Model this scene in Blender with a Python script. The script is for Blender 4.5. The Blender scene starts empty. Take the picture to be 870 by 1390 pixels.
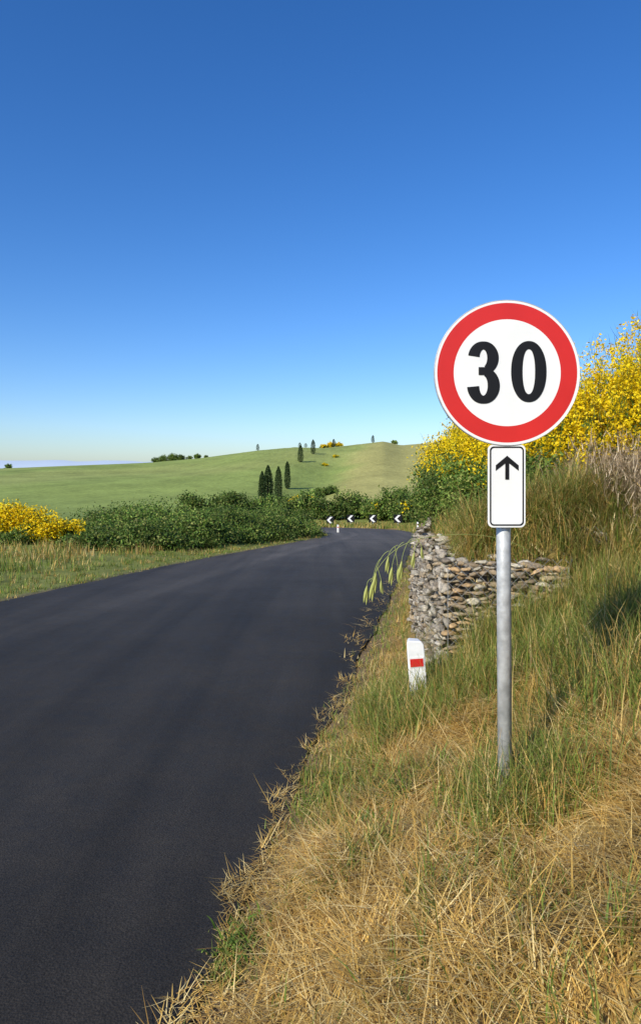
import bpy, bmesh, math, numpy as np
from mathutils import Vector
rng=np.random.default_rng(7)
sc=bpy.context.scene
PI=math.pi
# ---------------------------------------------------------------- helpers
def link(o):
    sc.collection.objects.link(o); return o
def mesh_np(name,V,F,mat,C=None,parent=None,smooth=False):
    V=np.asarray(V,dtype=np.float32); F=np.asarray(F,dtype=np.int32)
    me=bpy.data.meshes.new(name); k=F.shape[1]
    me.vertices.add(len(V)); me.vertices.foreach_set('co',V.ravel())
    me.loops.add(F.size); me.loops.foreach_set('vertex_index',F.ravel())
    me.polygons.add(len(F)); me.polygons.foreach_set('loop_start',np.arange(0,F.size,k,dtype=np.int32))
    if C is not None:
        C=np.asarray(C,dtype=np.float32)
        a=me.color_attributes.new('Col','FLOAT_COLOR','POINT')
        cc=np.ones((len(V),4),dtype=np.float32); cc[:,:3]=C; a.data.foreach_set('color',cc.ravel())
    me.update(calc_edges=True)
    if smooth: me.polygons.foreach_set('use_smooth',np.ones(len(F),dtype=bool))
    if mat: me.materials.append(mat)
    o=link(bpy.data.objects.new(name,me))
    if parent: o.parent=parent
    return o
def _h(ix,iy,s):
    n=(ix.astype(np.int64)*374761393+iy.astype(np.int64)*668265263+s*974634777)&0x7fffffff
    n=((n^(n>>13))*1274126177)&0x7fffffff
    return ((n^(n>>16))&0xffff)/65535.0
def vn(x,y,sc_,s=0):
    x=np.asarray(x,float)/sc_; y=np.asarray(y,float)/sc_
    ix=np.floor(x); iy=np.floor(y); fx=x-ix; fy=y-iy
    fx=fx*fx*(3-2*fx); fy=fy*fy*(3-2*fy)
    a=_h(ix,iy,s);b=_h(ix+1,iy,s);c=_h(ix,iy+1,s);d=_h(ix+1,iy+1,s)
    return (a*(1-fx)+b*fx)*(1-fy)+(c*(1-fx)+d*fx)*fy
def ss(t):
    t=np.clip(t,0,1); return t*t*(3-2*t)
# ---------------------------------------------------------------- road outline
L=np.array([(-9.5,-10),(-8.45,-6),(-7.4,0),(-6.3,6),(-5.35,11.57),(-4.4,17),(-3.35,22),(-1.75,28),(-.2,34),(.45,37.5),(.5,40),(-.3,42),(-2.4,44),(-6,45.5),(-14,47),(-30,49)],float)
R=np.array([(-2.4,-10),(-1.72,-6),(-.74,0),(-.36,2.49),(-.09,4.38),(.30,6.45),(.87,9.8),(1.9,16.2),(3.4,25.9),(4.6,33.4),(5.3,38),(5.6,43),(5.1,46.5),(3.2,49.8),(-1,52),(-12,54),(-30,56)],float)
def resamp(P,n):
    s=np.r_[0,np.cumsum(np.hypot(*np.diff(P,axis=0).T))]
    t=np.linspace(0,s[-1],n); q=np.c_[np.interp(t,s,P[:,0]),np.interp(t,s,P[:,1])]
    for _ in range(6): q[1:-1]=(q[:-2]+2*q[1:-1]+q[2:])/4
    return q
Lr=resamp(L,110); Rr=resamp(R,110)
def pdist(x,y,P):
    d=np.full(x.shape,1e9)
    for a,b in zip(P[:-1],P[1:]):
        v=b-a; t=np.clip(((x-a[0])*v[0]+(y-a[1])*v[1])/(v@v),0,1)
        d=np.minimum(d,np.hypot(x-a[0]-t*v[0],y-a[1]-t*v[1]))
    return d
poly=np.r_[Lr,Rr[::-1]]
def inside(x,y):
    c=np.zeros(x.shape,bool); n=len(poly)
    for i in range(n):
        x1,y1=poly[i];x2,y2=poly[(i+1)%n]
        if y1==y2: continue
        m=((y1>y)!=(y2>y))&(x<(x2-x1)*(y-y1)/(y2-y1)+x1); c^=m
    return c
def road_d(x,y):
    near=(np.abs(x)<45)&(y<75)&(y>-30)
    dl=np.full(x.shape,60.);dr=np.full(x.shape,60.);ins=np.zeros(x.shape,bool)
    xx=x[near];yy=y[near]
    dl[near]=pdist(xx,yy,Lr[::2]); dr[near]=pdist(xx,yy,Rr[::2]); ins[near]=inside(xx,yy)
    return dl,dr,ins
def zroad(y):
    y=np.asarray(y,float)
    return np.where(y<50,-.055*y,-2.75-.25*(1-np.exp(-(np.maximum(y,50)-50)*.22)))
def xw(y): return np.interp(y,[5.5,8.2,12,17.5,26,40],[1.0,1.12,1.75,2.75,4.6,7.2])
crx=(np.array([-3000,-800,-300,0,100,200,270,350,400,440,470,520,545,590,640,750,900,1300,4000])-435)/940
crz=1.6+(635-np.array([645,642,640,635.5,631.5,628,622,612,608,609,606,600,605,601,595,582,565,545,540]))/940*300
def zt(x,y,full=False):
    x=np.asarray(x,float);y=np.asarray(y,float)
    dl,dr,ins=road_d(x,y)
    right=(dr<dl)
    z=zroad(y)
    n1=vn(x,y,.9,1)-.5; n2=vn(x,y,.28,2)-.5
    d=np.maximum(dr-.12,0)
    low=.43*d
    low=np.where(low>1.2,1.2+(low-1.2)*.8,low)
    strip=.13*d
    X=xw(y)
    w=.22+.3*np.clip(y-16,0,12)
    t=ss((x-X-.06)/w)
    high=strip*(1-t)+t*(1.2-.02*np.clip(y-6,0,15)+.33*np.maximum(x-X,0))
    wy=.22+1.4*np.maximum(x-2.0,0)
    ty=ss((y-5.62)/wy)
    b=low*(1-ty)+high*ty
    b=np.minimum(b,5)*(1-ss((y-34)/14))
    amp=np.clip(d,0,1)
    b=b+amp*(n1*.14+n2*.09)
    e=np.maximum(dl-.3,0)
    bl=np.minimum(.06*e,.5)*(1-ss((y-36)/10))+np.clip(e,0,1)*((vn(x,y,2.2,3)-.5)*.16+n2*.03)
    add=np.where(right,b,bl)
    add=np.where(ins,-.03,add)
    z=z+add
    z=z-2.6*ss((y-60)/55)
    D=np.maximum(y,1.); u=np.clip(x/D,-4,4)
    g=np.clip((y-100)/200,0,1.); g2=.15*g+.85*ss(g)**1.3
    cz=np.interp(u,crx,crz)
    hill=(cz+5.6)*g2
    xv=np.interp(y,[90,110,290],[-10,-8,13.])
    val=-1.6*np.exp(-((x-xv)/8)**2)*ss((y-95)/40)*(1-ss((y-215)/60))
    bump=(vn(x,y,60,5)-.5)*2.0*ss((y-110)/60)*(1-.7*ss((y-230)/50))
    z=z+hill+val+bump
    far=np.maximum(y-305,0)
    z=np.where(y>305,np.maximum(z-.0006*far**2-.05*far,-30),z)
    return (z,dl,dr,ins,right) if full else z
# ---------------------------------------------------------------- materials
def newmat(name):
    m=bpy.data.materials.new(name); m.use_nodes=True; nt=m.node_tree
    for n in list(nt.nodes): nt.nodes.remove(n)
    o=nt.nodes.new('ShaderNodeOutputMaterial'); return m,nt,o
def foliage(name,trans=.3,rough=.6,bump=0):
    m,nt,o=newmat(name)
    a=nt.nodes.new('ShaderNodeAttribute');a.attribute_name='Col'
    p=nt.nodes.new('ShaderNodeBsdfPrincipled');p.inputs['Roughness'].default_value=rough
    p.inputs['Specular IOR Level'].default_value=.25
    nt.links.new(a.outputs['Color'],p.inputs['Base Color'])
    if bump:
        n=nt.nodes.new('ShaderNodeTexNoise');n.inputs['Scale'].default_value=45;n.inputs['Detail'].default_value=8
        g=nt.nodes.new('ShaderNodeNewGeometry');nt.links.new(g.outputs['Position'],n.inputs['Vector'])
        b=nt.nodes.new('ShaderNodeBump');b.inputs['Strength'].default_value=bump;b.inputs['Distance'].default_value=.01
        nt.links.new(n.outputs['Fac'],b.inputs['Height']);nt.links.new(b.outputs[0],p.inputs['Normal'])
        r=nt.nodes.new('ShaderNodeMapRange');r.inputs[1].default_value=.3;r.inputs[2].default_value=.7;r.inputs[3].default_value=.65;r.inputs[4].default_value=1.3
        v=nt.nodes.new('ShaderNodeVectorMath');v.operation='SCALE';nt.links.new(n.outputs['Fac'],r.inputs[0]);nt.links.new(a.outputs['Color'],v.inputs[0]);nt.links.new(r.outputs[0],v.inputs['Scale']);nt.links.new(v.outputs[0],p.inputs['Base Color'])
    if trans>0:
        t=nt.nodes.new('ShaderNodeBsdfTranslucent');mx=nt.nodes.new('ShaderNodeMixShader');mx.inputs[0].default_value=trans
        nt.links.new(a.outputs['Color'],t.inputs['Color'])
        nt.links.new(p.outputs[0],mx.inputs[1]);nt.links.new(t.outputs[0],mx.inputs[2]);nt.links.new(mx.outputs[0],o.inputs[0])
    else: nt.links.new(p.outputs[0],o.inputs[0])
    return m
def simple(name,col,rough=.5,metal=0,var=.12,scale=20,bump=0,spec=.5):
    m,nt,o=newmat(name)
    p=nt.nodes.new('ShaderNodeBsdfPrincipled');p.inputs['Roughness'].default_value=rough;p.inputs['Metallic'].default_value=metal
    p.inputs['Specular IOR Level'].default_value=spec
    tc=nt.nodes.new('ShaderNodeTexCoord');n=nt.nodes.new('ShaderNodeTexNoise');n.inputs['Scale'].default_value=scale;n.inputs['Detail'].default_value=6
    r=nt.nodes.new('ShaderNodeValToRGB')
    r.color_ramp.elements[0].position=.3;r.color_ramp.elements[1].position=.7
    r.color_ramp.elements[0].color=(*[c*(1-var) for c in col],1);r.color_ramp.elements[1].color=(*[min(1,c*(1+var)) for c in col],1)
    nt.links.new(tc.outputs['Object'],n.inputs['Vector']);nt.links.new(n.outputs['Fac'],r.inputs[0]);nt.links.new(r.outputs[0],p.inputs['Base Color'])
    if bump:
        b=nt.nodes.new('ShaderNodeBump');b.inputs['Strength'].default_value=bump;b.inputs['Distance'].default_value=.01
        nt.links.new(n.outputs['Fac'],b.inputs['Height']);nt.links.new(b.outputs[0],p.inputs['Normal'])
    nt.links.new(p.outputs[0],o.inputs[0]); return m
M_grass=foliage('grass_blades',.35); M_straw=foliage('straw',.22,.5); M_leaf=foliage('leaves',.3)
M_ground,nt,o=newmat('ground_soil_and_fields')
p=nt.nodes.new('ShaderNodeBsdfPrincipled');p.inputs['Roughness'].default_value=.95;p.inputs['Specular IOR Level'].default_value=.1
a=nt.nodes.new('ShaderNodeAttribute');a.attribute_name='Col'
g=nt.nodes.new('ShaderNodeNewGeometry')
def noise(scale,det,vec=None,rough=.6):
    n=nt.nodes.new('ShaderNodeTexNoise');n.inputs['Scale'].default_value=scale;n.inputs['Detail'].default_value=det;n.inputs['Roughness'].default_value=rough
    nt.links.new(vec if vec else g.outputs['Position'],n.inputs['Vector']);return n
def rng_(n,lo,hi,a0=.3,a1=.7):
    m=nt.nodes.new('ShaderNodeMapRange');m.inputs[1].default_value=a0;m.inputs[2].default_value=a1;m.inputs[3].default_value=lo;m.inputs[4].default_value=hi
    nt.links.new(n,m.inputs[0]);return m.outputs[0]
def mul(x,y):
    m=nt.nodes.new('ShaderNodeMath');m.operation='MULTIPLY';nt.links.new(x,m.inputs[0]);nt.links.new(y,m.inputs[1]);return m.outputs[0]
na=noise(18,8);nb=noise(.07,5);ncn=noise(.9,10,None,.75)
f=mul(mul(rng_(na.outputs['Fac'],.75,1.2),rng_(nb.outputs['Fac'],.80,1.15)),rng_(ncn.outputs['Fac'],.68,1.3))
vm=nt.nodes.new('ShaderNodeVectorMath');vm.operation='SCALE';nt.links.new(a.outputs['Color'],vm.inputs[0]);nt.links.new(f,vm.inputs['Scale'])
nt.links.new(vm.outputs[0],p.inputs['Base Color'])
b=nt.nodes.new('ShaderNodeBump');b.inputs['Strength'].default_value=.7;b.inputs['Distance'].default_value=.06
nt.links.new(ncn.outputs['Fac'],b.inputs['Height']);nt.links.new(b.outputs[0],p.inputs['Normal'])
nt.links.new(p.outputs[0],o.inputs[0])
# asphalt
M_road,nt,o=newmat('asphalt')
p=nt.nodes.new('ShaderNodeBsdfPrincipled');p.inputs['Specular IOR Level'].default_value=.16
g=nt.nodes.new('ShaderNodeNewGeometry')
mp=nt.nodes.new('ShaderNodeMapping');mp.inputs['Rotation'].default_value=(0,0,math.radians(9.4));mp.inputs['Scale'].default_value=(1.6,.05,1)
nt.links.new(g.outputs['Position'],mp.inputs['Vector'])
n1=noise(1.0,6,mp.outputs[0]);n2=noise(110,5,None,.85);n3=noise(.6,5);n4=noise(5,8,None,.7)
vv=nt.nodes.new('ShaderNodeTexVoronoi');vv.inputs['Scale'].default_value=120;nt.links.new(g.outputs['Position'],vv.inputs['Vector'])
f=mul(mul(rng_(n1.outputs['Fac'],.78,1.4),rng_(n3.outputs['Fac'],.86,1.18)),mul(rng_(n2.outputs['Fac'],.25,1.9),rng_(n4.outputs['Fac'],.85,1.18)))
a=nt.nodes.new('ShaderNodeAttribute');a.attribute_name='Col'
vm=nt.nodes.new('ShaderNodeVectorMath');vm.operation='SCALE';nt.links.new(a.outputs['Color'],vm.inputs[0]);nt.links.new(f,vm.inputs['Scale'])
nt.links.new(vm.outputs[0],p.inputs['Base Color'])
nt.links.new(rng_(n4.outputs['Fac'],.62,.8),p.inputs['Roughness'])
b=nt.nodes.new('ShaderNodeBump');b.inputs['Strength'].default_value=.5;b.inputs['Distance'].default_value=.004
nt.links.new(vv.outputs['Distance'],b.inputs['Height']);nt.links.new(b.outputs[0],p.inputs['Normal'])
nt.links.new(p.outputs[0],o.inputs[0])
M_white=simple('sign_white',(.8,.8,.77),.4,var=.04,scale=6)
M_red=simple('sign_red',(.60,.022,.018),.4,var=.08,scale=5)
M_black=simple('sign_black',(.008,.008,.009),.5,spec=.3)
M_galv=simple('galvanised_steel',(.50,.51,.50),.55,.3,var=.25,scale=24,bump=.3)
M_postw=simple('post_white_plastic',(.76,.76,.73),.5,var=.1,scale=9)
M_stone=foliage('gabion_stone',0,.9,.7)
M_wire=simple('gabion_wire',(.34,.34,.33),.5,.4)
M_dark=simple('gabion_fill',(.09,.075,.055),.95)
# ---------------------------------------------------------------- ground sheet
def axis(lo,hi,st,gr,mn,mx):
    c=list(np.arange(lo,hi,st)); s=st;x=c[-1]
    while x<mx: s*=gr;x+=s;c.append(x)
    s=st;x=c[0];pre=[]
    while x>mn: s*=gr;x-=s;pre.append(x)
    return np.array(pre[::-1]+c)
xs=axis(-9,7,.14,1.055,-5000,5000); ys=axis(-1,22,.14,1.022,-40,7000)
X,Y=np.meshgrid(xs,ys); X=X.ravel();Y=Y.ravel()
Z,dl,dr,ins,right=zt(X,Y,True)
nx,ny=len(xs),len(ys)
i=np.arange(nx-1);j=np.arange(ny-1);I,J=np.meshgrid(i,j);q=(J*nx+I).ravel()
F=np.c_[q,q+1,q+nx+1,q+nx]
def lerp(a,b,t): return a*(1-t[:,None])+b*t[:,None]
def cst(c): return np.tile(c,(len(X),1))
straw=np.array([.36,.24,.08]);verge=np.array([.21,.23,.06]);field=np.array([.255,.315,.080]);gold=np.array([.39,.36,.12])
C=np.where(right[:,None],straw,verge)
C=lerp(C,cst([.20,.21,.06]),ss(dr/5)*right)
C=lerp(C,cst([.16,.12,.08]),(ss((.35-np.minimum(dl,dr))/.3)*.8))
t=ss((Y-50)/15)+ss((dl-9)/5)*(~right); t=np.clip(t,0,1)
C=lerp(C,cst(field),t)
xv=np.interp(Y,[90,110,290],[-10,-8,13.])
t=ss((X-xv-1)/10+(vn(X,Y,12,9)-.5)*.8)*ss((Y-80)/30)
C=lerp(C,cst(gold),t)
t=ss((vn(X,Y,30,11)-.5)*3)*ss((Y-80)/30)*.4
C=lerp(C,cst([.36,.36,.12]),t)
tr=(np.abs(((X*.6+Y*.35)/9)%1-.5)<.06)&(Y>90)&(Y<300)&(X<xv)
C=C*np.where(tr,.84,1)[:,None]
mesh_np('ground',np.c_[X,Y,Z],F,M_ground,C,smooth=True)
# ---------------------------------------------------------------- road
nt_=25
rv=[];rc=[]
for k in range(nt_):
    t=k/(nt_-1)
    P=Lr*(1-t)+Rr*t
    jit=0
    if k in(0,nt_-1): jit=(vn(P[:,1]*3,P[:,0]*0,.6,21)-.5)*.14
    xx=P[:,0]+jit
    rv.append(np.c_[xx,P[:,1],zroad(P[:,1])+.004])
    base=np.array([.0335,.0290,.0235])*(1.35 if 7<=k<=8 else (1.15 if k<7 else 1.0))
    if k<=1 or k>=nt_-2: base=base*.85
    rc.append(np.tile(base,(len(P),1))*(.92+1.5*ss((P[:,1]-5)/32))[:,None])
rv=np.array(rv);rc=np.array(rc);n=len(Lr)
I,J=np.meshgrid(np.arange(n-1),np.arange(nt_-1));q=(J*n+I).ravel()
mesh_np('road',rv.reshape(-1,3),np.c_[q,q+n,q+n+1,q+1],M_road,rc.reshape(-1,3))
# ---------------------------------------------------------------- ribbons
def ribbons(P,az,ln,wd,th0,curl,col,segs=3,tipcol=None):
    N=len(P);V=np.zeros((N,segs+1,2,3));p=P.copy();C=np.zeros((N,segs+1,2,3))
    sd=np.c_[-np.sin(az),np.cos(az),np.zeros(N)]
    for k in range(segs+1):
        w=wd*(1-.88*(k/segs)**1.5)
        V[:,k,0]=p-sd*w[:,None]/2;V[:,k,1]=p+sd*w[:,None]/2
        th=th0+curl*k/segs
        p=p+np.c_[np.sin(th)*np.cos(az),np.sin(th)*np.sin(az),np.cos(th)]*(ln/segs)[:,None]
        cc=col if tipcol is None else lerp(col,tipcol,np.full(N,k/segs))
        C[:,k,0]=cc;C[:,k,1]=cc
    b=(np.arange(N)*(segs+1)*2)[:,None]+np.arange(segs)[None]*2
    b=b.ravel();F=np.c_[b,b+1,b+3,b+2]
    return V.reshape(-1,3),F,C.reshape(-1,3)
def join(parts):
    V=[];F=[];C=[];o=0
    for v,f,c in parts: V.append(v);F.append(f+o);C.append(c);o+=len(v)
    return np.concatenate(V),np.concatenate(F),np.concatenate(C)
GREENS=np.array([[.13,.22,.028],[.17,.27,.035],[.22,.30,.05],[.10,.18,.025],[.29,.33,.06]])
DRY=np.array([[.64,.42,.11],[.74,.53,.18],[.56,.35,.085],[.82,.64,.28],[.42,.25,.07]])
def pick(pal,n): 
    return pal[rng.integers(0,len(pal),n)]*rng.uniform(.8,1.2,(n,1))
def pts(n,x0,x1,y0,y1,ypow=1.0):
    return rng.uniform(x0,x1,n), y0+(y1-y0)*rng.uniform(0,1,n)**ypow
def straw_part(n,x0,x1,y0,y1,ypow=1,ln=(.05,.22),wd=(.0022,.005),zoff=.08,pal=DRY,over=.05,mask=None,th=(1.1,1.72)):
    x,y=pts(n,x0,x1,y0,y1,ypow)
    z,dl,dr,ins,right=zt(x,y,True)
    keep=((~ins)&right)|(ins&(dr<over*vn(x,y,.22,31)*2.5))
    dens=vn(x,y,.3,33)
    keep&=rng.uniform(0,1,n)<(.22+1.1*dens)*np.where(dr<.2,.6,1)
    if mask is not None: keep&=mask(x,y,dr)
    x,y,z,dr=x[keep],y[keep],np.maximum(z[keep],zroad(y[keep])+.006),dr[keep];n=len(x)
    az=rng.uniform(0,2*PI,n)
    comb=rng.uniform(0,1,n)<.45
    az=np.where(comb,vn(x,y,.3,35)*2*PI*2+rng.normal(0,.5,n),az)
    P=np.c_[x,y,z+rng.uniform(0,1,n)**1.6*zoff*2*np.maximum(vn(x,y,.3,33)-.25,.05)*np.clip(dr*4,.2,1)]
    return ribbons(P,az,rng.uniform(*ln,n)*np.clip(.4+dr*2,.4,1),rng.uniform(*wd,n),rng.uniform(*th,n),rng.normal(.05,.3,n),pick(pal,n)*(.6+.7*vn(x,y,.2,36))[:,None],3)
nostep=lambda x,y,dr:~((y>5.3)&(x>xw(y)-.12)&(x<2.05))&~((y>6)&(x>xw(y)-.12))
V,F,C=join([straw_part(125000,-.9,3.3,.9,4.6,1.1,mask=nostep),straw_part(30000,-.4,3.8,4.2,7,1,ln=(.08,.24),mask=nostep),
  straw_part(2200,-.6,3.2,1.0,5,1.1,ln=(.2,.4),wd=(.0025,.0045),mask=nostep,th=(.8,1.5)),
  straw_part(14000,.2,3.6,7,20,1.2,wd=(.005,.01),over=.15,mask=nostep)])
mesh_np('dry_grass',V,F,M_straw,C)
def grass_part(n,x0,x1,y0,y1,ypow,ln,wd,dryf,densf,side='R',segs=3,tuft=.04,over=.0,blades=12,lean=.35,curl=(.1,1.3)):
    m=n//blades
    x,y=pts(m,x0,x1,y0,y1,ypow)
    z,dl,dr,ins,right=zt(x,y,True)
    d=dr if side=='R' else dl
    keep=(right if side=='R' else ~right)&((~ins)|(d<over))
    keep&=rng.uniform(0,1,m)<densf(x,y,d)
    x,y,d=x[keep],y[keep],d[keep];m=len(x)
    td=rng.uniform(0,1,m)<dryf(x,y) ; tl=rng.uniform(.6,1.2,m)*np.clip(.45+d*1.5,.45,1); tb=rng.uniform(.65,1.25,m)
    x=np.repeat(x,blades)+rng.normal(0,tuft,m*blades);y=np.repeat(y,blades)+rng.normal(0,tuft,m*blades)
    td=np.repeat(td,blades)^(rng.uniform(0,1,m*blades)<.15);tl=np.repeat(tl,blades);tb=np.repeat(tb,blades)
    z=zt(x,y);N=len(x)
    col=np.where(td[:,None],pick(DRY,N),pick(GREENS,N))*tb[:,None]
    tip=col*.75+np.array([.42,.36,.12])*.25
    az=rng.uniform(0,2*PI,N)
    return ribbons(np.c_[x,y,z-.01],az,rng.uniform(*ln,N)*tl,rng.uniform(*wd,N),np.abs(rng.normal(0,lean,N)),rng.uniform(*curl,N),col,segs,tip)
def dn(scale,seed,lo,gain):
    return lambda x,y,d: np.clip((vn(x,y,scale,seed)-lo)*gain,0,1)
parts=[]
parts.append(grass_part(48000,-.5,3.2,1.1,4.8,1,(.05,.20),(.003,.008),lambda x,y:.08+0*x,lambda x,y,d:np.clip((vn(x,y,.55,41)-.42)*3,0,1)*(.25+.75*ss((x+y*.25-.55)/.8)),blades=14,over=.02))
parts.append(grass_part(9000,-.35,.9,2.6,4.8,1,(.05,.18),(.004,.009),lambda x,y:.05+0*x,dn(.35,42,.45,4),blades=14,curl=(.5,2)))
parts.append(grass_part(3000,.58,1.04,2.55,3.1,1,(.10,.30),(.003,.006),lambda x,y:.15+0*x,lambda x,y,d:.6+0*x,blades=10,curl=(.3,2.0)))
parts.append(grass_part(1000,-.42,-.2,2.28,2.64,1,(.05,.15),(.004,.009),lambda x,y:.1+0*x,lambda x,y,d:1+0*x,blades=12,tuft=.03,over=.03,curl=(.5,1.8)))
parts.append(grass_part(68000,1.0,4.4,2.0,7.2,1,(.15,.5),(.003,.007),lambda x,y:.2+.3*(vn(x,y,.6,52)>.6),lambda x,y,d:np.clip((x-.75-.3*(y<3.2))*.7,0,1)*(.3+vn(x,y,.5,43))*(~((y>5.3)&(x<1.98))),blades=14,tuft=.06,curl=(.4,2.3)))
parts.append(grass_part(46000,-.1,3.2,4.0,22,1.5,(.06,.22),(.004,.009),lambda x,y:.25+0*x,lambda x,y,d:(.35+vn(x,y,.7,44))*nostep(x,y,d),blades=12,over=.05))
parts.append(grass_part(13000,.3,2.3,4.2,5.42,1,(.12,.36),(.003,.007),lambda x,y:.12+0*x,lambda x,y,d:.8+0*x,blades=12,curl=(.3,2)))
# taller growth hiding the foot of the wall, and stems trailing over its top
parts.append(grass_part(5000,1.15,2.3,5.05,5.42,1,(.25,.6),(.003,.006),lambda x,y:.3+0*x,lambda x,y,d:(vn(x,y,.3,63)>.42)*1.,blades=9,curl=(.2,1.5)))
parts.append(grass_part(24000,1.05,2.5,5.58,6.6,1,(.18,.5),(.003,.006),lambda x,y:.45+0*x,lambda x,y,d:((x>1.10)&(vn(x,y,.4,61)>.25))*.95,blades=10,lean=1.0,curl=(.6,2.6)))
parts.append(grass_part(10000,1.08,1.7,6.0,12,1,(.12,.35),(.004,.008),lambda x,y:.5+0*x,lambda x,y,d:(x>xw(y)+.02)&(x<xw(y)+.3),blades=10,lean=1.0,curl=(.6,2.4)))
V,F,C=join(parts); mesh_np('green_grass',V,F,M_grass,C)
def weeds(lst):
    out=[]
    for x,y,n,l in lst:
        X_=x+rng.normal(0,.05,n);Y_=y+rng.normal(0,.05,n);Z_=zt(X_,Y_)
        az=rng.uniform(0,2*PI,n)
        out.append(ribbons(np.c_[X_,Y_,Z_+rng.uniform(0,.06,n)],az,rng.uniform(.4,1.0,n)*l,rng.uniform(.006,.013,n),rng.uniform(.2,1.2,n),rng.uniform(.2,1.4,n),pick(np.array([[.13,.22,.03],[.18,.27,.04],[.10,.17,.03],[.24,.28,.06]]),n),4))
    return join(out)
V,F,C=weeds([(.82,4.55,90,.14),(.60,4.5,50,.12),(-.3,2.44,50,.06),(-.31,2.52,40,.06),(.35,3.4,50,.08),(1.3,2.4,50,.09),(1.0,3.1,60,.11),(.1,3.9,50,.07),(1.5,3.3,60,.12),(.95,5.2,60,.13),(.2,3.1,40,.06)]);mesh_np('broadleaf_weeds',V,F,M_grass,C)
parts=[grass_part(50000,1.2,9,5.7,26,1.4,(.2,.5),(.005,.012),lambda x,y:.22+0*x,lambda x,y,d:(x>xw(y)+.1)*.9,blades=12,tuft=.08,curl=(.3,1.8)),
       grass_part(22000,3,9,26,46,1.0,(.2,.5),(.015,.03),lambda x,y:.3+0*x,lambda x,y,d:.9+0*x,blades=10,tuft=.12,segs=2)]
V,F,C=join(parts); mesh_np('bank_grass',V,F,M_grass,C)
parts=[grass_part(70000,-12,0,8,34,1.1,(.05,.18),(.009,.018),lambda x,y:.1+.3*(vn(x,y,1.5,50)>.6),lambda x,y,d:np.clip(1.3-d*.45,0,1)*(.5+vn(x,y,.8,46)),side='L',segs=2,blades=10,tuft=.06,over=.06),
       grass_part(90000,-22,0,11,36,1.1,(.14,.38),(.012,.026),lambda x,y:.05+.6*ss((vn(x,y,3,47)-.4)*3),lambda x,y,d:np.clip((d-1.2)*.6,0,1)*(.3+vn(x,y,1.3,48)),side='L',segs=2,blades=12,tuft=.12),
       grass_part(16000,-6,3,34,44,1,(.1,.25),(.02,.035),lambda x,y:.3+0*x,lambda x,y,d:(d<4)*.9,side='L',segs=2,blades=8,tuft=.1,over=.1),
       grass_part(24000,-14,9,48,60,1,(.15,.4),(.025,.05),lambda x,y:.35+0*x,lambda x,y,d:(d<6)*.9,side='R',segs=2,blades=8,tuft=.15,over=.1)]
V,F,C=join(parts); mesh_np('verge_grass',V,F,M_grass,C)
# ---------------------------------------------------------------- seed stalks
def stalks(n,x0,x1,y0,y1,cond,h=(.45,.8)):
    x,y=pts(n,x0,x1,y0,y1); k=cond(x,y); x,y=x[k],y[k];n=len(x)
    z=zt(x,y);az=rng.uniform(0,2*PI,n);ln=rng.uniform(*h,n);th=np.abs(rng.normal(0,.3,n));cu=rng.uniform(.3,1.3,n)
    col=pick(DRY[[1,3,0]],n)*.8
    a=ribbons(np.c_[x,y,z],az,ln,np.full(n,.0028),th,cu,col,5)
    v=a[0].reshape(n,6,2,3).mean(2);tip=v[:,5];pre=v[:,4];dr_=tip-pre
    reps=10;t=np.tile(np.linspace(-.2,.8,reps),n)
    c=np.repeat(tip,reps,0)+np.repeat(dr_,reps,0)*t[:,None]*.8
    N=len(c)
    b=ribbons(c,rng.uniform(0,2*PI,N),np.full(N,.03),np.full(N,.006),rng.uniform(.2,1.2,N),np.zeros(N),np.repeat(col,reps,0)*1.1,1)
    return [a,b]
V,F,C=join(stalks(190,1.4,4.5,2.6,6.5,lambda x,y:~((y>5.2)&(x<2.3)))+stalks(90,1.3,7,5.9,16,lambda x,y:x>xw(y)+.2)); mesh_np('tall_seed_grass',V,F,M_straw,C)
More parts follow.
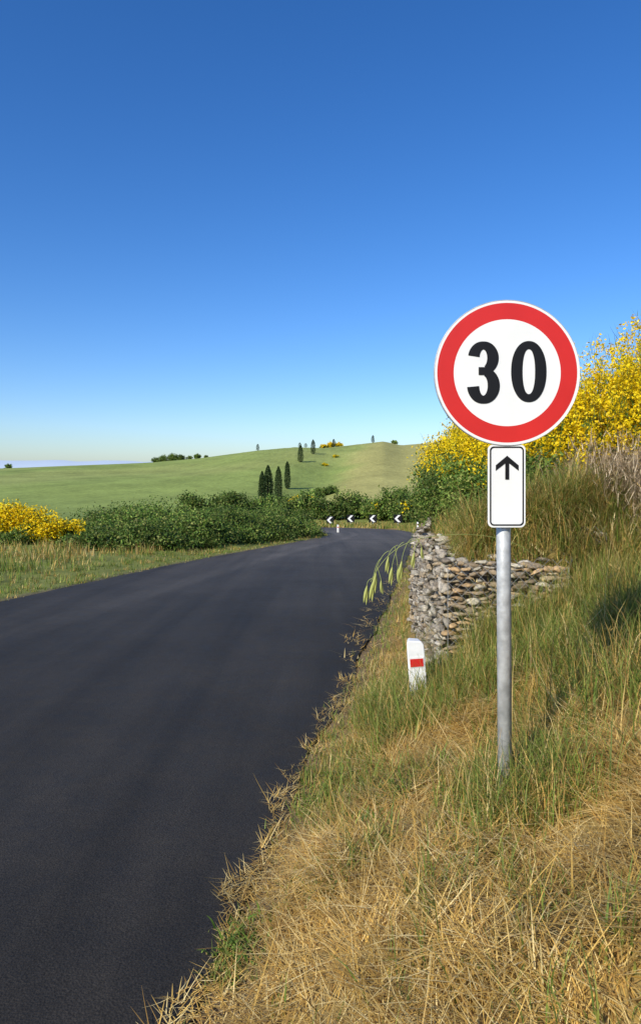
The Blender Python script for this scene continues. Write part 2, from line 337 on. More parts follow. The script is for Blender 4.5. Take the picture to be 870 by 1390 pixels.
# ---------------------------------------------------------------- leaf clouds
def leafquads(c,size,col):
    N=len(c);u=rng.normal(0,1,(N,3));u/=np.linalg.norm(u,axis=1)[:,None]
    w=rng.normal(0,1,(N,3));w=np.cross(u,w);w/=np.linalg.norm(w,axis=1)[:,None]
    u*=size[:,None];w*=size[:,None]*.55
    V=np.stack([c-u,c-w,c+u,c+w],1).reshape(-1,3);F=np.arange(N*4).reshape(-1,4)
    return V,F,np.repeat(col,4,0)
BUSH=np.array([[.085,.16,.025],[.11,.19,.032],[.15,.24,.045],[.065,.12,.022]])
HEDGE=np.array([[.10,.18,.028],[.14,.23,.035],[.20,.28,.05],[.08,.14,.025],[.26,.28,.07]])
YEL=np.array([[.88,.64,.006],[.95,.74,.012],[.80,.55,.006]])
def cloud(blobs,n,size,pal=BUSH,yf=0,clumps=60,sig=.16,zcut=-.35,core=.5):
    blobs=np.array(blobs,float);vol=(blobs[:,3]*blobs[:,5]);out=[]
    for bl,v in zip(blobs,vol/vol.sum()):
        c0=bl[:3];r=bl[3:6];nb=max(30,int(n*v));K=max(10,int(clumps*v*len(blobs)))
        d=rng.normal(0,1,(K*3,3));d/=np.linalg.norm(d,axis=1)[:,None];d=d[d[:,2]>zcut][:K];K=len(d)
        rad=rng.uniform(.68,1.16,K);cb=rng.uniform(.55,1.35,K);isy=(rng.uniform(0,1,K)<yf*(0.6+.8*(d[:,2]>0)))
        bt=rng.uniform(.7,1.3)
        k=rng.integers(0,K,nb)
        c=d[k]*rad[k][:,None]+rng.normal(0,sig,(nb,3))
        y=isy[k]&(rng.uniform(0,1,nb)<.85)
        col=np.where(y[:,None],pick(YEL,nb),pick(pal,nb)*cb[k][:,None]*bt)
        out.append(leafquads(c0+c*r,rng.uniform(.7,1.4,nb)*size,col))
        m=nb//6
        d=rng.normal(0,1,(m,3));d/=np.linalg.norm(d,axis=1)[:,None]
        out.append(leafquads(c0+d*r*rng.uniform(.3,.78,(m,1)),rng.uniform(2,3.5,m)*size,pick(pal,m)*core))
    return out
def gz(x,y): return float(zt(np.array([x]),np.array([y]))[0])
def bush(name,blobs,n,size,**k):
    V,F,C=join(cloud([(x,y,gz(x,y)+z,a,b_,c) for x,y,z,a,b_,c in blobs],n,size,**k)); return mesh_np(name,V,F,M_leaf,C)
hb=[]
hl=np.array([(-7.2,21.5),(-5.6,24),(-4.2,27.5),(-2.9,31),(-1.6,35),(-1.0,38.5)])
for k,t in enumerate(np.linspace(.25,5,26)):
    x=np.interp(t,range(6),hl[:,0])+rng.normal(0,.45);y=np.interp(t,range(6),hl[:,1])+rng.normal(0,.4)
    h=rng.choice([.62,.8,1.0,1.3])*rng.uniform(.9,1.1)*np.interp(t,[0,1,2.5,5],[.36,.48,.62,.82])
    hb.append((x-.3,y,h*.6,rng.uniform(.6,1.2),1.1,h))
    if k%2: hb.append((x-2.4,y+1.5,h*.65,1.3,1.4,h*1.1))
    if k%3==0 and t>1.9: hb.append((x-4.8,y+3,h*.5,1.5,1.5,h*.9))
for _ in range(16):
    t=rng.uniform(.3,5);hb.append((np.interp(t,range(6),hl[:,0])+rng.uniform(.1,1.0),np.interp(t,range(6),hl[:,1]),.12,rng.uniform(.35,.9),.6,rng.uniform(.22,.5)))
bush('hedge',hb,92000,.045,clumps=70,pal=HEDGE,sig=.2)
bb=[(-13.0,23.2,.34,1.25,1.0,.68),(-11.6,22.8,.30,1.0,.9,.66),(-10.6,23.2,.42,1.0,.9,.66),(-9.4,22.9,.34,.85,.8,.60),(-8.5,23.2,.28,.6,.7,.48),(-12.2,23.8,.5,1.1,1.0,.74),(-14.4,24,.4,1.3,1.1,.8)]
bush('broom_bush',bb,70000,.038,yf=1.1,clumps=90,core=.9)
bush('green_shrub',[(-9.9,21.9,.06,.6,.5,.34),(-10.9,21.9,.06,.45,.4,.26),(-7.7,22.3,.08,.6,.5,.32)],7000,.036,pal=HEDGE)
hb=[]
for x in np.linspace(-11,13,22):
    y=63-abs(x-2)*.15+rng.normal(0,1.5); h=rng.uniform(.75,1.45)
    hb.append((x+rng.normal(0,.5),y,h*.7,1.6,1.6,h))
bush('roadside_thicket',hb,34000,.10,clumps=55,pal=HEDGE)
hb=[(x,60+rng.normal(0,2)-max(0,x-6)*2.2,1.0,1.5,1.5,1.5) for x in np.linspace(6,12,7)]
bush('roadside_thicket',hb,9000,.10,clumps=45,yf=.05,pal=HEDGE)
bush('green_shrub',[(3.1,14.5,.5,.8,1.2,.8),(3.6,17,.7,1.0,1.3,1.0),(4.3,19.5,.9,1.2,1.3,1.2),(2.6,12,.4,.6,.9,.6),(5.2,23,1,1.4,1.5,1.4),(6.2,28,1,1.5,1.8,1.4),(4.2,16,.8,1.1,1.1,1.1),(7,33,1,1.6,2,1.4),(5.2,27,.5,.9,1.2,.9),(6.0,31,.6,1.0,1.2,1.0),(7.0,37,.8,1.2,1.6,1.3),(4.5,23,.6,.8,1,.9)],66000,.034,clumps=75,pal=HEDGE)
bush('broom_bush',[(3.75,18.6,1.75,1.0,1.0,.75),(4.7,20.2,2.1,1.0,1.0,.8),(3.3,15.5,1.5,.45,.7,.4),(4.1,17.0,2.0,.7,.8,.55),(5.2,21.5,2.1,1,1,.8)],36000,.026,yf=1.3,clumps=90,core=1)
def broom(name,cs,nst,h=(1.0,1.7),flower=.0175,fl=64,fr=.97):
    out=[]
    for (cx,cy,rad,hs) in cs:
        n=int(nst*rad*rad)
        r=rad*np.sqrt(rng.uniform(0,1,n));a=rng.uniform(0,2*PI,n)
        x=cx+r*.6*np.cos(a);y=cy+r*.6*np.sin(a);z=zt(x,y)
        az=a+rng.normal(0,.5,n);ln=rng.uniform(*h,n)*hs;th=np.abs(r/rad*.5+rng.normal(0,.16,n));cu=rng.uniform(-.2,.5,n)
        rb=ribbons(np.c_[x,y,z],az,ln,np.full(n,.006),th,cu,pick(BUSH*1.1,n),6);out.append(rb)
        v=rb[0].reshape(n,7,2,3).mean(2)
        m=n*8;k=rng.integers(0,n,m);s=rng.uniform(1.5,6,m);i0=np.minimum(s.astype(int),5);f=(s-i0)[:,None]
        c=v[k,i0]*(1-f)+v[k,i0+1]*f
        out.append(ribbons(c,rng.uniform(0,2*PI,m),rng.uniform(.08,.2,m),np.full(m,.006),rng.uniform(.1,.9,m),rng.uniform(-.4,.3,m),pick(BUSH*1.1,m),2))
        m=n*14;k=rng.integers(0,n,m);s=rng.uniform(.8,4.2,m);i0=np.minimum(s.astype(int),5);f=(s-i0)[:,None]
        out.append(leafquads(v[k,i0]*(1-f)+v[k,i0+1]*f+rng.normal(0,.05,(m,3)),rng.uniform(.015,.03,m),pick(BUSH*.8,m)))
        ok=np.where(rng.uniform(0,1,n)<fr)[0]
        K=len(ok)*8;k=ok[rng.integers(0,len(ok),K)];s=rng.uniform(2.4,6,K);i0=np.minimum(s.astype(int),5);f=(s-i0)[:,None]
        cc=v[k,i0]*(1-f)+v[k,i0+1]*f+rng.normal(0,.03,(K,3))
        m=len(ok)*fl;q=rng.integers(0,K,m);c=cc[q]+rng.normal(0,1,(m,3))*np.array([.022,.022,.035])
        out.append(leafquads(c,rng.uniform(.7,1.4,m)*flower,pick(YEL,m)))
    V,F,C=join(out);return mesh_np(name,V,F,M_leaf,C)
broom('broom_bush',[(3.9,7.4,.9,.95),(3.15,8.2,.9,.9),(4.6,8.2,1.0,1.1),(5.4,9.1,1.0,1.1),(2.6,9.0,.8,.85),(3.4,9.4,.8,.9),(2.5,7.7,.6,.68)],560)
def twigs(name,cs,n):
    out=[]
    pal=np.array([[.44,.33,.20],[.54,.43,.27],[.34,.25,.15],[.62,.50,.34]])
    for cx,cy,rad,h in cs:
        x=cx+rng.normal(0,rad*.5,n);y=cy+rng.normal(0,rad*.5,n);z=zt(x,y)
        rb=ribbons(np.c_[x,y,z],rng.uniform(0,2*PI,n),rng.uniform(.5,1.0,n)*h,np.full(n,.008),np.abs(rng.normal(.3,.4,n)),rng.uniform(-.2,1.8,n),pick(pal,n),5);out.append(rb)
        v=rb[0].reshape(n,6,2,3).mean(2);m=n*12;k=rng.integers(0,n,m);i0=rng.integers(1,6,m)
        out.append(ribbons(v[k,i0]+rng.normal(0,.05,(m,3)),rng.uniform(0,2*PI,m),rng.uniform(.05,.18,m),np.full(m,.008),rng.uniform(.2,2.6,m),rng.uniform(-1,1,m),pick(pal,m),2))
    V,F,C=join(out);return mesh_np(name,V,F,M_straw,C)
twigs('dry_shrub',[(3.1,6.55,.5,.75),(3.6,6.3,.6,.9),(2.8,7.0,.35,.55),(4.1,6.2,.7,1.0)],330)
bush('green_shrub',[(2.0,8.6,.35,.45,.7,.5),(1.95,10.2,.4,.5,.7,.55),(2.3,11.5,.45,.6,.8,.55),(2.05,7.1,.25,.4,.4,.38),(2.9,8.0,.3,.5,.5,.5)],30000,.020,clumps=70,pal=HEDGE)
# ---------------------------------------------------------------- hills vegetation
def hillpt(px,D): return (px-435)/940*D
def cypress(px,D,h,w):
    x=hillpt(px,D);y=D;z=gz(x,y);n=4200
    t=rng.uniform(0,1,n)**.9;prof=np.interp(t,[0,.06,.3,.6,.85,1],[.5,.9,1,.9,.6,.1])
    a=rng.uniform(0,2*PI,n);lump=.75+.5*vn(a*3,t*12,1,int(px))
    r=w/2*prof*lump*rng.uniform(.5,1.05,n)
    c=np.c_[x+r*np.cos(a),y+r*np.sin(a),z+.15+t*h*.97]
    v1=leafquads(c,rng.uniform(.6,1.3,n)*.03*h**.9*.6,pick(np.array([[.025,.05,.014],[.036,.068,.018],[.06,.095,.024]]),n))
    s=8;vv=[];ff=[]
    for k,(zz,rr) in enumerate([(-.5,w*.09),(h*.9,w*.01)]):
        for q_ in range(s): vv.append((x+rr*math.cos(q_*2*PI/s),y+rr*math.sin(q_*2*PI/s),z+zz))
    for q_ in range(s): ff.append((q_,(q_+1)%s,s+(q_+1)%s,s+q_))
    v2=(np.array(vv),np.array(ff),np.tile([.08,.055,.035],(2*s,1)))
    V,F,C=join([v1,v2]);mesh_np('cypress_tree',V,F,M_leaf,C)
def pz(py,D): return 1.6+(635-py)/940*D
for px,top,base,D,w in [(356,638,684,112,12),(364,631,684,114,15),(378,629,666,140,11),(390,626,660,160,9),(408,619,645,215,8),(425,620,642,240,7),
                        (350,603,611,296,5),(407,603,610,296,5),(415,604,610,296,5),(453,596,608,296,5),(506,591,600,296,5)]:
    x=hillpt(px,D);hz=gz(x,D);h=min(max((base-top)/940*D*.9, pz(top,D)-hz),(base-top)/940*D*1.3);cypress(px,D,h,w/940*D)
def hbush(name,lst,n,size,**k):
    bush(name,[(hillpt(px,D),D,r*.3,r,r,r*hh) for px,D,r,hh in lst],n,size,**k)
hbush('broom_bush',[(334,104,1.2,.8),(343,106,1.3,.8),(350,108,.9,.7),(398,136,1.2,.8),(406,138,1.5,.8),(414,140,1.4,.8),(423,143,1.1,.7),(440,215,1.0,.6),(455,235,1.0,.6)],11000,.12,yf=1,clumps=40,core=.8)
hbush('broom_bush',[(440,297,1.6,.7),(450,298,1.8,.8),(460,298,1.6,.7)],2500,.2,yf=.7,clumps=30)
hbush('distant_trees',[(212,298,1.6,.8),(222,299,2.0,.9),(235,300,2.2,.9),(246,300,1.8,.8),(258,300,1.3,.7),(268,300,1.6,.8),(280,300,.9,.7),(12,299,1.3,1),(428,146,1.5,.8),(437,150,1.7,.7),(448,152,1.5,.7),(380,125,1.3,.7),(371,116,1.3,.7),(388,128,1.4,.7),(535,297,1.4,.7)],14000,.17,clumps=30,pal=HEDGE)
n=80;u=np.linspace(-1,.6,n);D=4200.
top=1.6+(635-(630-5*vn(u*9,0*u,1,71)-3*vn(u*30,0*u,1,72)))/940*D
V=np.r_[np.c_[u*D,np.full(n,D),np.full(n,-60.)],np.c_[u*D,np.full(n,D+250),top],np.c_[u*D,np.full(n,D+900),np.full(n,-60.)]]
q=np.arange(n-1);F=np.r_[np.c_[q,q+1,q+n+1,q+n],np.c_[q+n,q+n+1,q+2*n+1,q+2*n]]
mesh_np('distant_hills',V,F,simple('hazy_hill',(.46,.545,.64),1,var=.02,scale=.002,spec=0),smooth=True)  # aerial haze is painted into the pale blue-grey base colour
# ---------------------------------------------------------------- gabion wall
def empty(name,loc=(0,0,0)):
    e=bpy.data.objects.new(name,None);e.location=loc;link(e);e.empty_display_size=.2;return e
bm=bmesh.new();bmesh.ops.create_icosphere(bm,subdivisions=2,radius=1);bm.verts.ensure_lookup_table()
iv=np.array([v.co[:] for v in bm.verts]);jf=np.array([[v.index for v in f.verts] for f in bm.faces]);bm.free()
STN=np.array([[.44,.34,.20],[.52,.42,.27],[.32,.24,.15],[.46,.31,.16],[.54,.48,.35],[.25,.19,.12]])
STG=np.array([[.42,.37,.29],[.34,.29,.22],[.48,.43,.34],[.27,.22,.16],[.40,.31,.20]])
def stones(cen,nrm,tan,sz,pal=STN):
    N=len(cen);vs=[];cs=[]
    for k in range(N):
        d=iv.copy()
        for _ in range(12):
            nn=rng.normal(0,1,3);nn/=np.linalg.norm(nn);h=rng.uniform(.38,.7);s=d@nn;ex=np.maximum(s-h,0);d-=ex[:,None]*nn
        s=np.array([rng.uniform(.8,2.0),rng.uniform(.5,.9),rng.uniform(.34,.62)])*sz*1.25*rng.uniform(.75,1.2)
        d=d*s;an=rng.normal(0,.16);ca,sa=math.cos(an),math.sin(an);d=np.c_[d[:,0]*ca-d[:,2]*sa,d[:,1],d[:,0]*sa+d[:,2]*ca]
        vs.append(cen[k]+d[:,:1]*tan[k]+d[:,1:2]*nrm[k]+d[:,2:]*np.array([0,0,1.]));cs.append(np.tile(pal[rng.integers(0,len(pal))]*rng.uniform(.6,1.15),(len(iv),1)))
    return np.concatenate(vs),np.concatenate([jf+i*len(iv) for i in range(N)]),np.concatenate(cs)
wall=empty('gabion_wall')
allst=[];wv=[];wf=[]
def addribbon(a,b,nrm,w=.003):
    a=np.array(a);b=np.array(b);d=b-a;d/=np.linalg.norm(d);s=np.cross(d,nrm)*w/2
    o=len(wv);wv.extend([a-s,a+s,b+s,b-s]);wf.append((o,o+1,o+2,o+3))
def face(p0,p1,zb,ztop,sz,jit=.035,pal=STN):
    p0=np.array(p0,float);p1=np.array(p1,float);Ld=np.linalg.norm(p1-p0);t=(p1-p0)/Ld;nr=np.array([t[1],-t[0],0]);t3=np.array([t[0],t[1],0])
    st=sz*.88;rows=int((ztop-zb)/st)+1;cols=int(Ld/(sz*1.9))+1;cen=[]
    for r in range(rows):
        for c in range(cols+1):
            s=(c+.5*(r%2)+rng.normal(0,.2))*sz*1.9
            if s>Ld or s<0: continue
            P=p0+t*s;bul=.04*math.sin(PI*(r/rows));jj=rng.normal(0,jit)*.6
            cen.append((P[0]+nr[0]*(bul-.03+jj),P[1]+nr[1]*(bul-.03+jj),zb+(r+.5)*st+rng.normal(0,.014)-.09*(r/rows)*vn(s,0,.4,77)))
    cen=np.array(cen);allst.append(stones(cen,np.tile(nr,(len(cen),1)),np.tile(t3,(len(cen),1)),sz,pal))
    off=nr*.05;st=.10;H=ztop-zb
    k=-H
    while k<Ld:
        for sg in(1,-1):
            s0,s1=(k,k+H) ;z0,z1=(zb,ztop) if sg==1 else (ztop,zb)
            a0=max(0,s0);b0=min(Ld,s1)
            if b0-a0>.02:
                f0=(a0-s0)/H;f1=(b0-s0)/H
                A=p0+t*a0;B=p0+t*b0
                addribbon((A[0]+off[0],A[1]+off[1],z0+(z1-z0)*f0),(B[0]+off[0],B[1]+off[1],z0+(z1-z0)*f1),nr)
        k+=st
    for P in(p0,p1): addribbon((*(P+off[:2]),zb),(*(P+off[:2]),ztop-.06),nr,.006)
def interior(P,z0,z1):
    n=len(P);V=[(x,y,z0) for x,y in P]+[(x,y,z1[i]) for i,(x,y) in enumerate(P)]
    F=[tuple(range(n))[::-1],tuple(range(n,2*n))]+[(i,(i+1)%n,n+(i+1)%n,n+i) for i in range(n)]
    me=bpy.data.meshes.new('rubble_core');me.from_pydata(V,[],F);me.materials.append(M_dark);o=link(bpy.data.objects.new('rubble_core',me));o.parent=wall
face((1.12,8.2),(1.0,5.5),-.45,.88,.05,pal=STG)
face((1.75,12),(1.12,8.2),-.62,.62,.07,pal=STG)
face((2.75,17.5),(1.75,12),-.9,.36,.09,pal=STG)
face((1.0,5.5),(1.95,5.5),-.3,.88,.045)
face((1.75,5.95),(2.45,6.0),.3,1.10,.048)
interior([(1.06,5.56),(1.95,5.56),(1.95,8.2),(1.2,8.2)],-.5,[.76,.76,.73,.73])
interior([(1.76,6.02),(2.45,6.05),(2.45,6.6),(1.76,6.6)],.2,[1.0]*4)
interior([(1.2,8.22),(2.0,8.22),(2.5,12),(1.84,12)],-.7,[.52,.52,.48,.48])
interior([(1.84,12.02),(2.6,12.02),(3.5,17.5),(2.86,17.5)],-1.0,[.22,.22,.15,.15])
cen=[]
for a in np.arange(5.55,8.2,.10):
    for bx in np.arange(0,.85,.11): cen.append((1.04+(a-5.5)*.045+bx+rng.normal(0,.02),a,.79+rng.normal(0,.025)))
cen=np.array(cen);allst.append(stones(cen,np.tile([0,1.,0],(len(cen),1)),np.tile([1.,0,0],(len(cen),1)),.06,STG))
cen=np.array([(1.8+bx,6.0+a,1.02+rng.normal(0,.02)) for a in np.arange(0,.5,.12) for bx in np.arange(0,.65,.12)])
allst.append(stones(cen,np.tile([0,1.,0],(len(cen),1)),np.tile([1.,0,0],(len(cen),1)),.07))
V,F,C=join(allst);mesh_np('stones',V,F,M_stone,C,parent=wall)
mesh_np('wire_mesh',np.array(wv),np.array(wf),M_wire,parent=wall)
# ---------------------------------------------------------------- speed limit sign
SD=2.85;SX=(688-435)/940*SD;S=SD/940.
sign=empty('speed_limit_sign',(SX,SD,0))
def sz_(py): return 1.6+(635-py)*S
def flat(name,pts2,faces,y,mat,thick=0,par=sign):
    me=bpy.data.meshes.new(name);me.from_pydata([(a,y,b_) for a,b_ in pts2],[],faces);me.materials.append(mat)
    o=link(bpy.data.objects.new(name,me));o.parent=par
    if thick:
        m=o.modifiers.new('s','SOLIDIFY');m.thickness=thick;m.offset=0
    return o
def disc(r,c,n=128): return [(c[0]+r*math.cos(2*PI*i/n),c[1]+r*math.sin(2*PI*i/n)) for i in range(n)]
def annulus(r0,r1,c,n=128):
    return disc(r0,c,n)+disc(r1,c,n),[(i,(i+1)%n,n+(i+1)%n,n+i) for i in range(n)]
cz=sz_(506);c=(0,cz);R0=99*S
def lathe(name,prof,mat,n=128):
    V=[];F=[]
    for r,y in prof:
        for i_ in range(n): V.append((r*math.cos(2*PI*i_/n),y,cz+r*math.sin(2*PI*i_/n)))
    for k in range(len(prof)-1):
        for i_ in range(n): F.append((k*n+i_,k*n+(i_+1)%n,(k+1)*n+(i_+1)%n,(k+1)*n+i_))
    me=bpy.data.meshes.new(name);me.from_pydata(V,[],F);me.materials.append(mat);o=link(bpy.data.objects.new(name,me));o.parent=sign;return o
lathe('panel_rim',[(R0-.004,.018),(R0,.016),(R0,-.001),(R0-.0015,-.002),(R0-.003,-.001)],M_galv)
flat('panel_back',disc(R0-.003,c),[tuple(range(128))[::-1]],.003,M_galv)
a,f_=annulus(R0-.003,R0-.0125,c);flat('white_border',a,f_,-.001,M_white)
a,f_=annulus(R0-.0125,72.5*S,c);flat('red_ring',a,f_,-.001,M_red)
flat('white_field',disc(72.5*S,c),[tuple(range(128))],-.001,M_white)
def P(px,py): return ((px-688)*S,sz_(py))
n=64
def sup(cx,cy,a_,b_,e):
    o=[]
    for i_ in range(n):
        t=2*PI*i_/n;co,si=math.cos(t),math.sin(t)
        o.append(P(cx+a_*math.copysign(abs(co)**(2/e),co),cy-b_*math.copysign(abs(si)**(2/e),si)))
    return o
flat('digit_zero',sup(717,504.5,24,41.5,2.15)+sup(717,504.5,8.5,30.5,2.2),[(i_,(i_+1)%n,n+(i_+1)%n,n+i_) for i_ in range(n)],-.003,M_black)
def stroke(name,cl,hw,y):
    cl=np.array(cl,float);hw=np.array(hw,float);T=np.gradient(cl,axis=0);T/=np.linalg.norm(T,axis=1)[:,None];N=np.c_[-T[:,1],T[:,0]]
    A=cl+N*hw[:,None];B=cl-N*hw[:,None];m=len(cl)
    flat(name,[P(*p_) for p_ in A]+[P(*p_) for p_ in B],[(i_,i_+1,m+i_+1,m+i_) for i_ in range(m-1)],y,M_black)
def arc(cx,cy,rx,ry,a0,a1,m=30,h=(5,8)):
    pts_=[];w=[]
    for t in np.linspace(a0,a1,m):
        r=math.radians(t);pts_.append((cx+rx*math.cos(r),cy-ry*math.sin(r)));w.append(h[0]+(h[1]-h[0])*abs(math.cos(r))**1.3)
    return pts_,w
p1,w1=arc(655.5,486,13,17,172,-72,36,(5.4,7.8));stroke('digit_three_top',p1,w1,-.003)
p2,w2=arc(655.5,523.5,14,19,78,-176,40,(5.4,8.2));stroke('digit_three_bottom',p2,w2,-.0035)
flat('digit_three_bar',[P(649,498.5),P(660,498.5),P(660,509),P(649,509)],[(0,1,2,3)],-.004,M_black)
def rr(x0,y0,x1,y1,r,k=8):
    o=[]
    for cx,cy,a0 in[(x1-r,y0+r,0),(x0+r,y0+r,90),(x0+r,y1-r,180),(x1-r,y1-r,270)]:
        for i_ in range(k+1):
            t=math.radians(a0+90*i_/k);o.append(P(cx+r*math.cos(t),cy-r*math.sin(t)))
    return o
o_=rr(662,603.5,713,716,7);m=len(o_)
flat('plate_panel',o_,[tuple(range(m))],.004,M_white,.004)
ob=rr(664.5,606,710.5,713.5,5.5);oi=rr(666.3,607.8,708.7,711.7,4.3)
flat('plate_border',ob+oi,[(i_,(i_+1)%m,m+(i_+1)%m,m+i_) for i_ in range(m)],0,M_black)
flat('arrow',[P(*q_) for q_ in[(688,618.5),(703.5,631.5),(703.5,639),(690.7,629),(690.7,651),(685.3,651),(685.3,629),(672.5,639),(672.5,631.5)]],
     [(0,1,2,3),(0,3,6),(3,4,5,6),(0,6,7,8)],0,M_black)
def cyl(name,r,z0,z1,x,y,mat,par,n=32,tilt=0):
    bm=bmesh.new();bmesh.ops.create_cone(bm,cap_ends=True,segments=n,radius1=r,radius2=r,depth=z1-z0)
    for f in bm.faces: f.smooth=len(f.verts)==4
    me=bpy.data.meshes.new(name);bm.to_mesh(me);bm.free();me.materials.append(mat)
    o=link(bpy.data.objects.new(name,me));o.location=(x,y,(z0+z1)/2);o.parent=par;o.rotation_euler[1]=tilt;return o
zb=gz(SX,SD+.04)
cyl('pole',9.7*S,zb-.3,sz_(440),0,.052,M_galv,sign,tilt=math.radians(-.35))
cyl('pole_cap',10.3*S,sz_(440),sz_(437),.004,.052,M_galv,sign)
for py in(468,545,625,695):
    cyl('clamp',11.3*S,sz_(py+5),sz_(py-5),0,.052,M_galv,sign)
    bm=bmesh.new();bmesh.ops.create_cube(bm,size=1);bmesh.ops.scale(bm,vec=(.11 if py>600 else .3,.012,.028),verts=bm.verts)
    bmesh.ops.bevel(bm,geom=bm.edges[:],offset=.003,affect='EDGES')
    me=bpy.data.meshes.new('bracket');bm.to_mesh(me);bm.free();me.materials.append(M_galv);ob_=link(bpy.data.objects.new('bracket',me));ob_.location=(0,.0155,sz_(py));ob_.parent=sign
# ---------------------------------------------------------------- delineator posts
def delineator(x,y,h,tilt=0,w=.125):
    e=empty('delineator_post',(x,y,gz(x,y)));e.rotation_euler=(0,tilt,0)
    def ring(z,s,dz): return [(-w/2*s,0-.045,z+dz),(w/2*s,-.045,z),(w*.38*s,.045,z),(-w*.38*s,.045,z+dz)]
    V=ring(-.25,1,0)+ring(h-.10,.98,0)+ring(h-.035,.94,.025)+ring(h-.01,.7,.01)
    F=[(k*4+i_,k*4+(i_+1)%4,(k+1)*4+(i_+1)%4,(k+1)*4+i_) for k in range(3) for i_ in range(4)]+[(12,13,14,15)]
    me=bpy.data.meshes.new('post_body');me.from_pydata(V,[],F);me.materials.append(M_postw);o=link(bpy.data.objects.new('post_body',me));o.parent=e
    b=o.modifiers.new('b','BEVEL');b.width=.012;b.segments=3
    for nm,x0,x1,z0,z1,yy,mt in[('reflector_frame',-.05,.05,h-.185,h-.115,-.0475,M_postw),('red_reflector',-.045,.045,h-.18,h-.125,-.0495,M_red)]:
        flat(nm,[(x0,z0),(x1,z0),(x1,z1),(x0,z1)],[(0,1,2,3)],yy,mt,.003,e)
D=4.8;xx=(568-435)/940*D
zg=gz(xx,D);h=pz(867,D)-zg
delineator(xx,D,h,math.radians(-4))
delineator((459-435)/940*41,42.2-.4,.5);delineator(5.95,42.5,.6)
# ---------------------------------------------------------------- chevrons
def chevron(x,y,zc,s=.6):
    z0=gz(x,y);e=empty('chevron_sign',(x,y,z0))
    c_=zc-z0
    flat('board',[(-s/2,c_-s/2),(s/2,c_-s/2),(s/2,c_+s/2),(-s/2,c_+s/2)],[(0,1,2,3)],0,M_black,.01,e)
    a=s*.42
    flat('chevron_mark',[(-a,c_),(0,c_+a),(a*.75,c_+a),(-a*.25,c_),(a*.75,c_-a),(0,c_-a)],[(0,3,2,1),(0,5,4,3)],-.012,M_white,0,e)
    cyl('post',.03,-.3,c_+s/2,0,.04,M_galv,e,12)
for px,py,D in[(448,706,54.3),(476,704,53.7),(506,704,52.5),(540,704,49.8)]:
    chevron((px-435)/940*D,D,pz(py,D))
# ---------------------------------------------------------------- wild oat stalk
oat=empty('wild_oat')
D=3.15
def W(px,py,D=D): return ((px-435)/940*D,D,1.6+(635-py)/940*D)
cu=bpy.data.curves.new('stem','CURVE');cu.dimensions='3D';cu.bevel_depth=.0013
def spl(P_):
    s=cu.splines.new('NURBS');s.points.add(len(P_)-1)
    for k,p_ in enumerate(P_): s.points[k].co=(*p_,1)
    s.use_endpoint_u=True;s.order_u=4
x0=W(800,960,3.4)[0];z0=gz(x0,3.4)
spl([(x0,3.4,z0),W(790,840,3.35),W(740,745,3.3),W(650,722,3.2),W(575,728),W(535,742),W(512,770),W(503,790)])
cu.materials.append(simple('oat_green',(.26,.30,.08),.6));o=link(bpy.data.objects.new('stem',cu));o.parent=oat
vs=[];fs=[]
def spikelet(p_,ln,dirx):
    for br in(-1,1):
        k=len(vs);w=ln*.085
        for a in range(6):
            t=a/5;r=w*math.sin(PI*min(1,t*.9+.1))
            cx=p_[0]+dirx*t*ln*.3+br*t*ln*.07;cz_=p_[2]-t*ln*(1 if br>0 else .88)
            for b_ in range(6):
                an=b_*PI/3;vs.append((cx+r*math.cos(an),p_[1]+br*.002+r*.6*math.sin(an),cz_))
        for a in range(5):
            for b_ in range(6): fs.append((k+a*6+b_,k+a*6+(b_+1)%6,k+(a+1)*6+(b_+1)%6,k+(a+1)*6+b_))
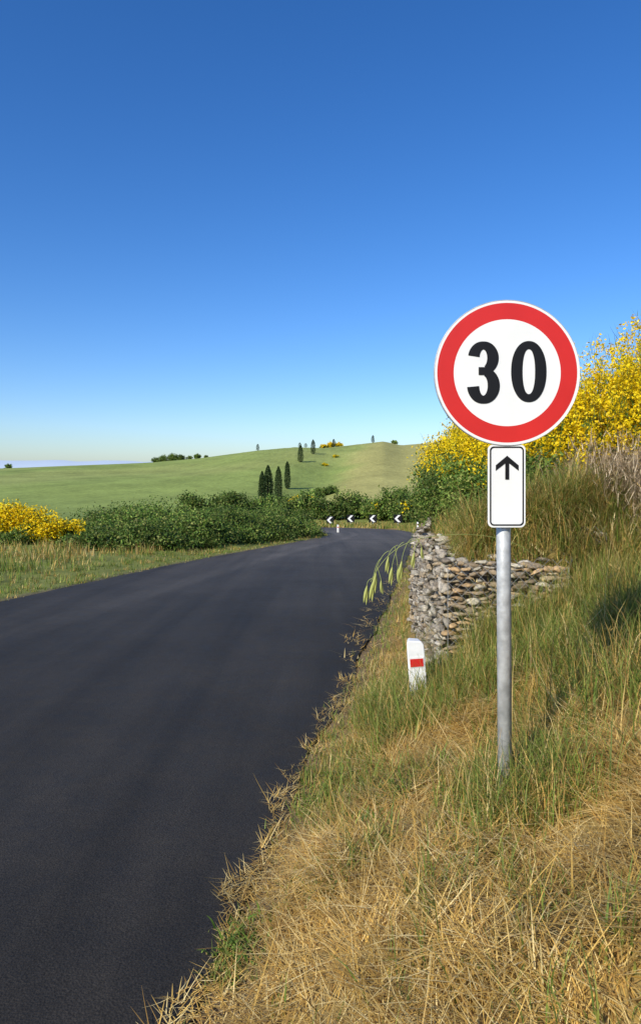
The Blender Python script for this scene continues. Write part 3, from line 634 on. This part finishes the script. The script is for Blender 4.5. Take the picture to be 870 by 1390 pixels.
for (sx,sy,tx,ty,l) in[(575,728,562,750,24),(560,731,545,762,26),(548,736,532,770,26),(540,740,527,756,24),(528,748,510,778,28),(518,758,506,790,28),(505,785,498,795,27),(536,742,540,772,22),(565,730,572,743,18),(512,770,517,788,20)]:
    spl([W(sx,sy),W((sx+tx)/2-2,sy+2),W(tx,ty-4),W(tx,ty)])
    spikelet(W(tx,ty),l/940*D,-.35 if tx<sx else .2)
me=bpy.data.meshes.new('spikelets');me.from_pydata(vs,[],fs);me.materials.append(simple('oat_head',(.36,.38,.10),.6))
for p_ in me.polygons:p_.use_smooth=True
o=link(bpy.data.objects.new('spikelets',me));o.parent=oat
# ---------------------------------------------------------------- light, world, camera
el=math.radians(33);azc=math.radians(218)
sd=Vector((math.sin(azc)*math.cos(el),math.cos(azc)*math.cos(el),math.sin(el)))
l=bpy.data.lights.new('sun','SUN');l.energy=5;l.angle=math.radians(.5);l.color=(1,.94,.82)
lo=link(bpy.data.objects.new('sun',l));lo.rotation_euler=sd.to_track_quat('Z','Y').to_euler()
w=bpy.data.worlds.new('World');sc.world=w;w.use_nodes=True;nt=w.node_tree
bg=nt.nodes['Background'];sk=nt.nodes.new('ShaderNodeTexSky');sk.sky_type='NISHITA';sk.sun_disc=False
sk.sun_elevation=el;sk.sun_rotation=azc;sk.altitude=300;sk.air_density=1.0;sk.dust_density=.55;sk.ozone_density=3.0
hs=nt.nodes.new('ShaderNodeHueSaturation');hs.inputs['Saturation'].default_value=1.27
mx=nt.nodes.new('ShaderNodeMix');mx.data_type='RGBA';mx.blend_type='MULTIPLY';mx.inputs[0].default_value=1;mx.inputs[7].default_value=(.86,.98,1.24,1)
nt.links.new(sk.outputs[0],hs.inputs['Color']);nt.links.new(hs.outputs[0],mx.inputs[6]);nt.links.new(mx.outputs[2],bg.inputs[0]);bg.inputs[1].default_value=.133
cam=bpy.data.cameras.new('camera');cam.sensor_fit='VERTICAL';cam.sensor_height=36;cam.lens=940/1390*36;cam.clip_start=.05;cam.clip_end=20000
cam.shift_y=-60/1390
co=link(bpy.data.objects.new('camera',cam));co.location=(0,0,1.6);co.rotation_euler=(math.radians(90),0,0)
sc.camera=co
sc.view_settings.view_transform='Standard';sc.view_settings.look='None';sc.view_settings.exposure=0
print('done')
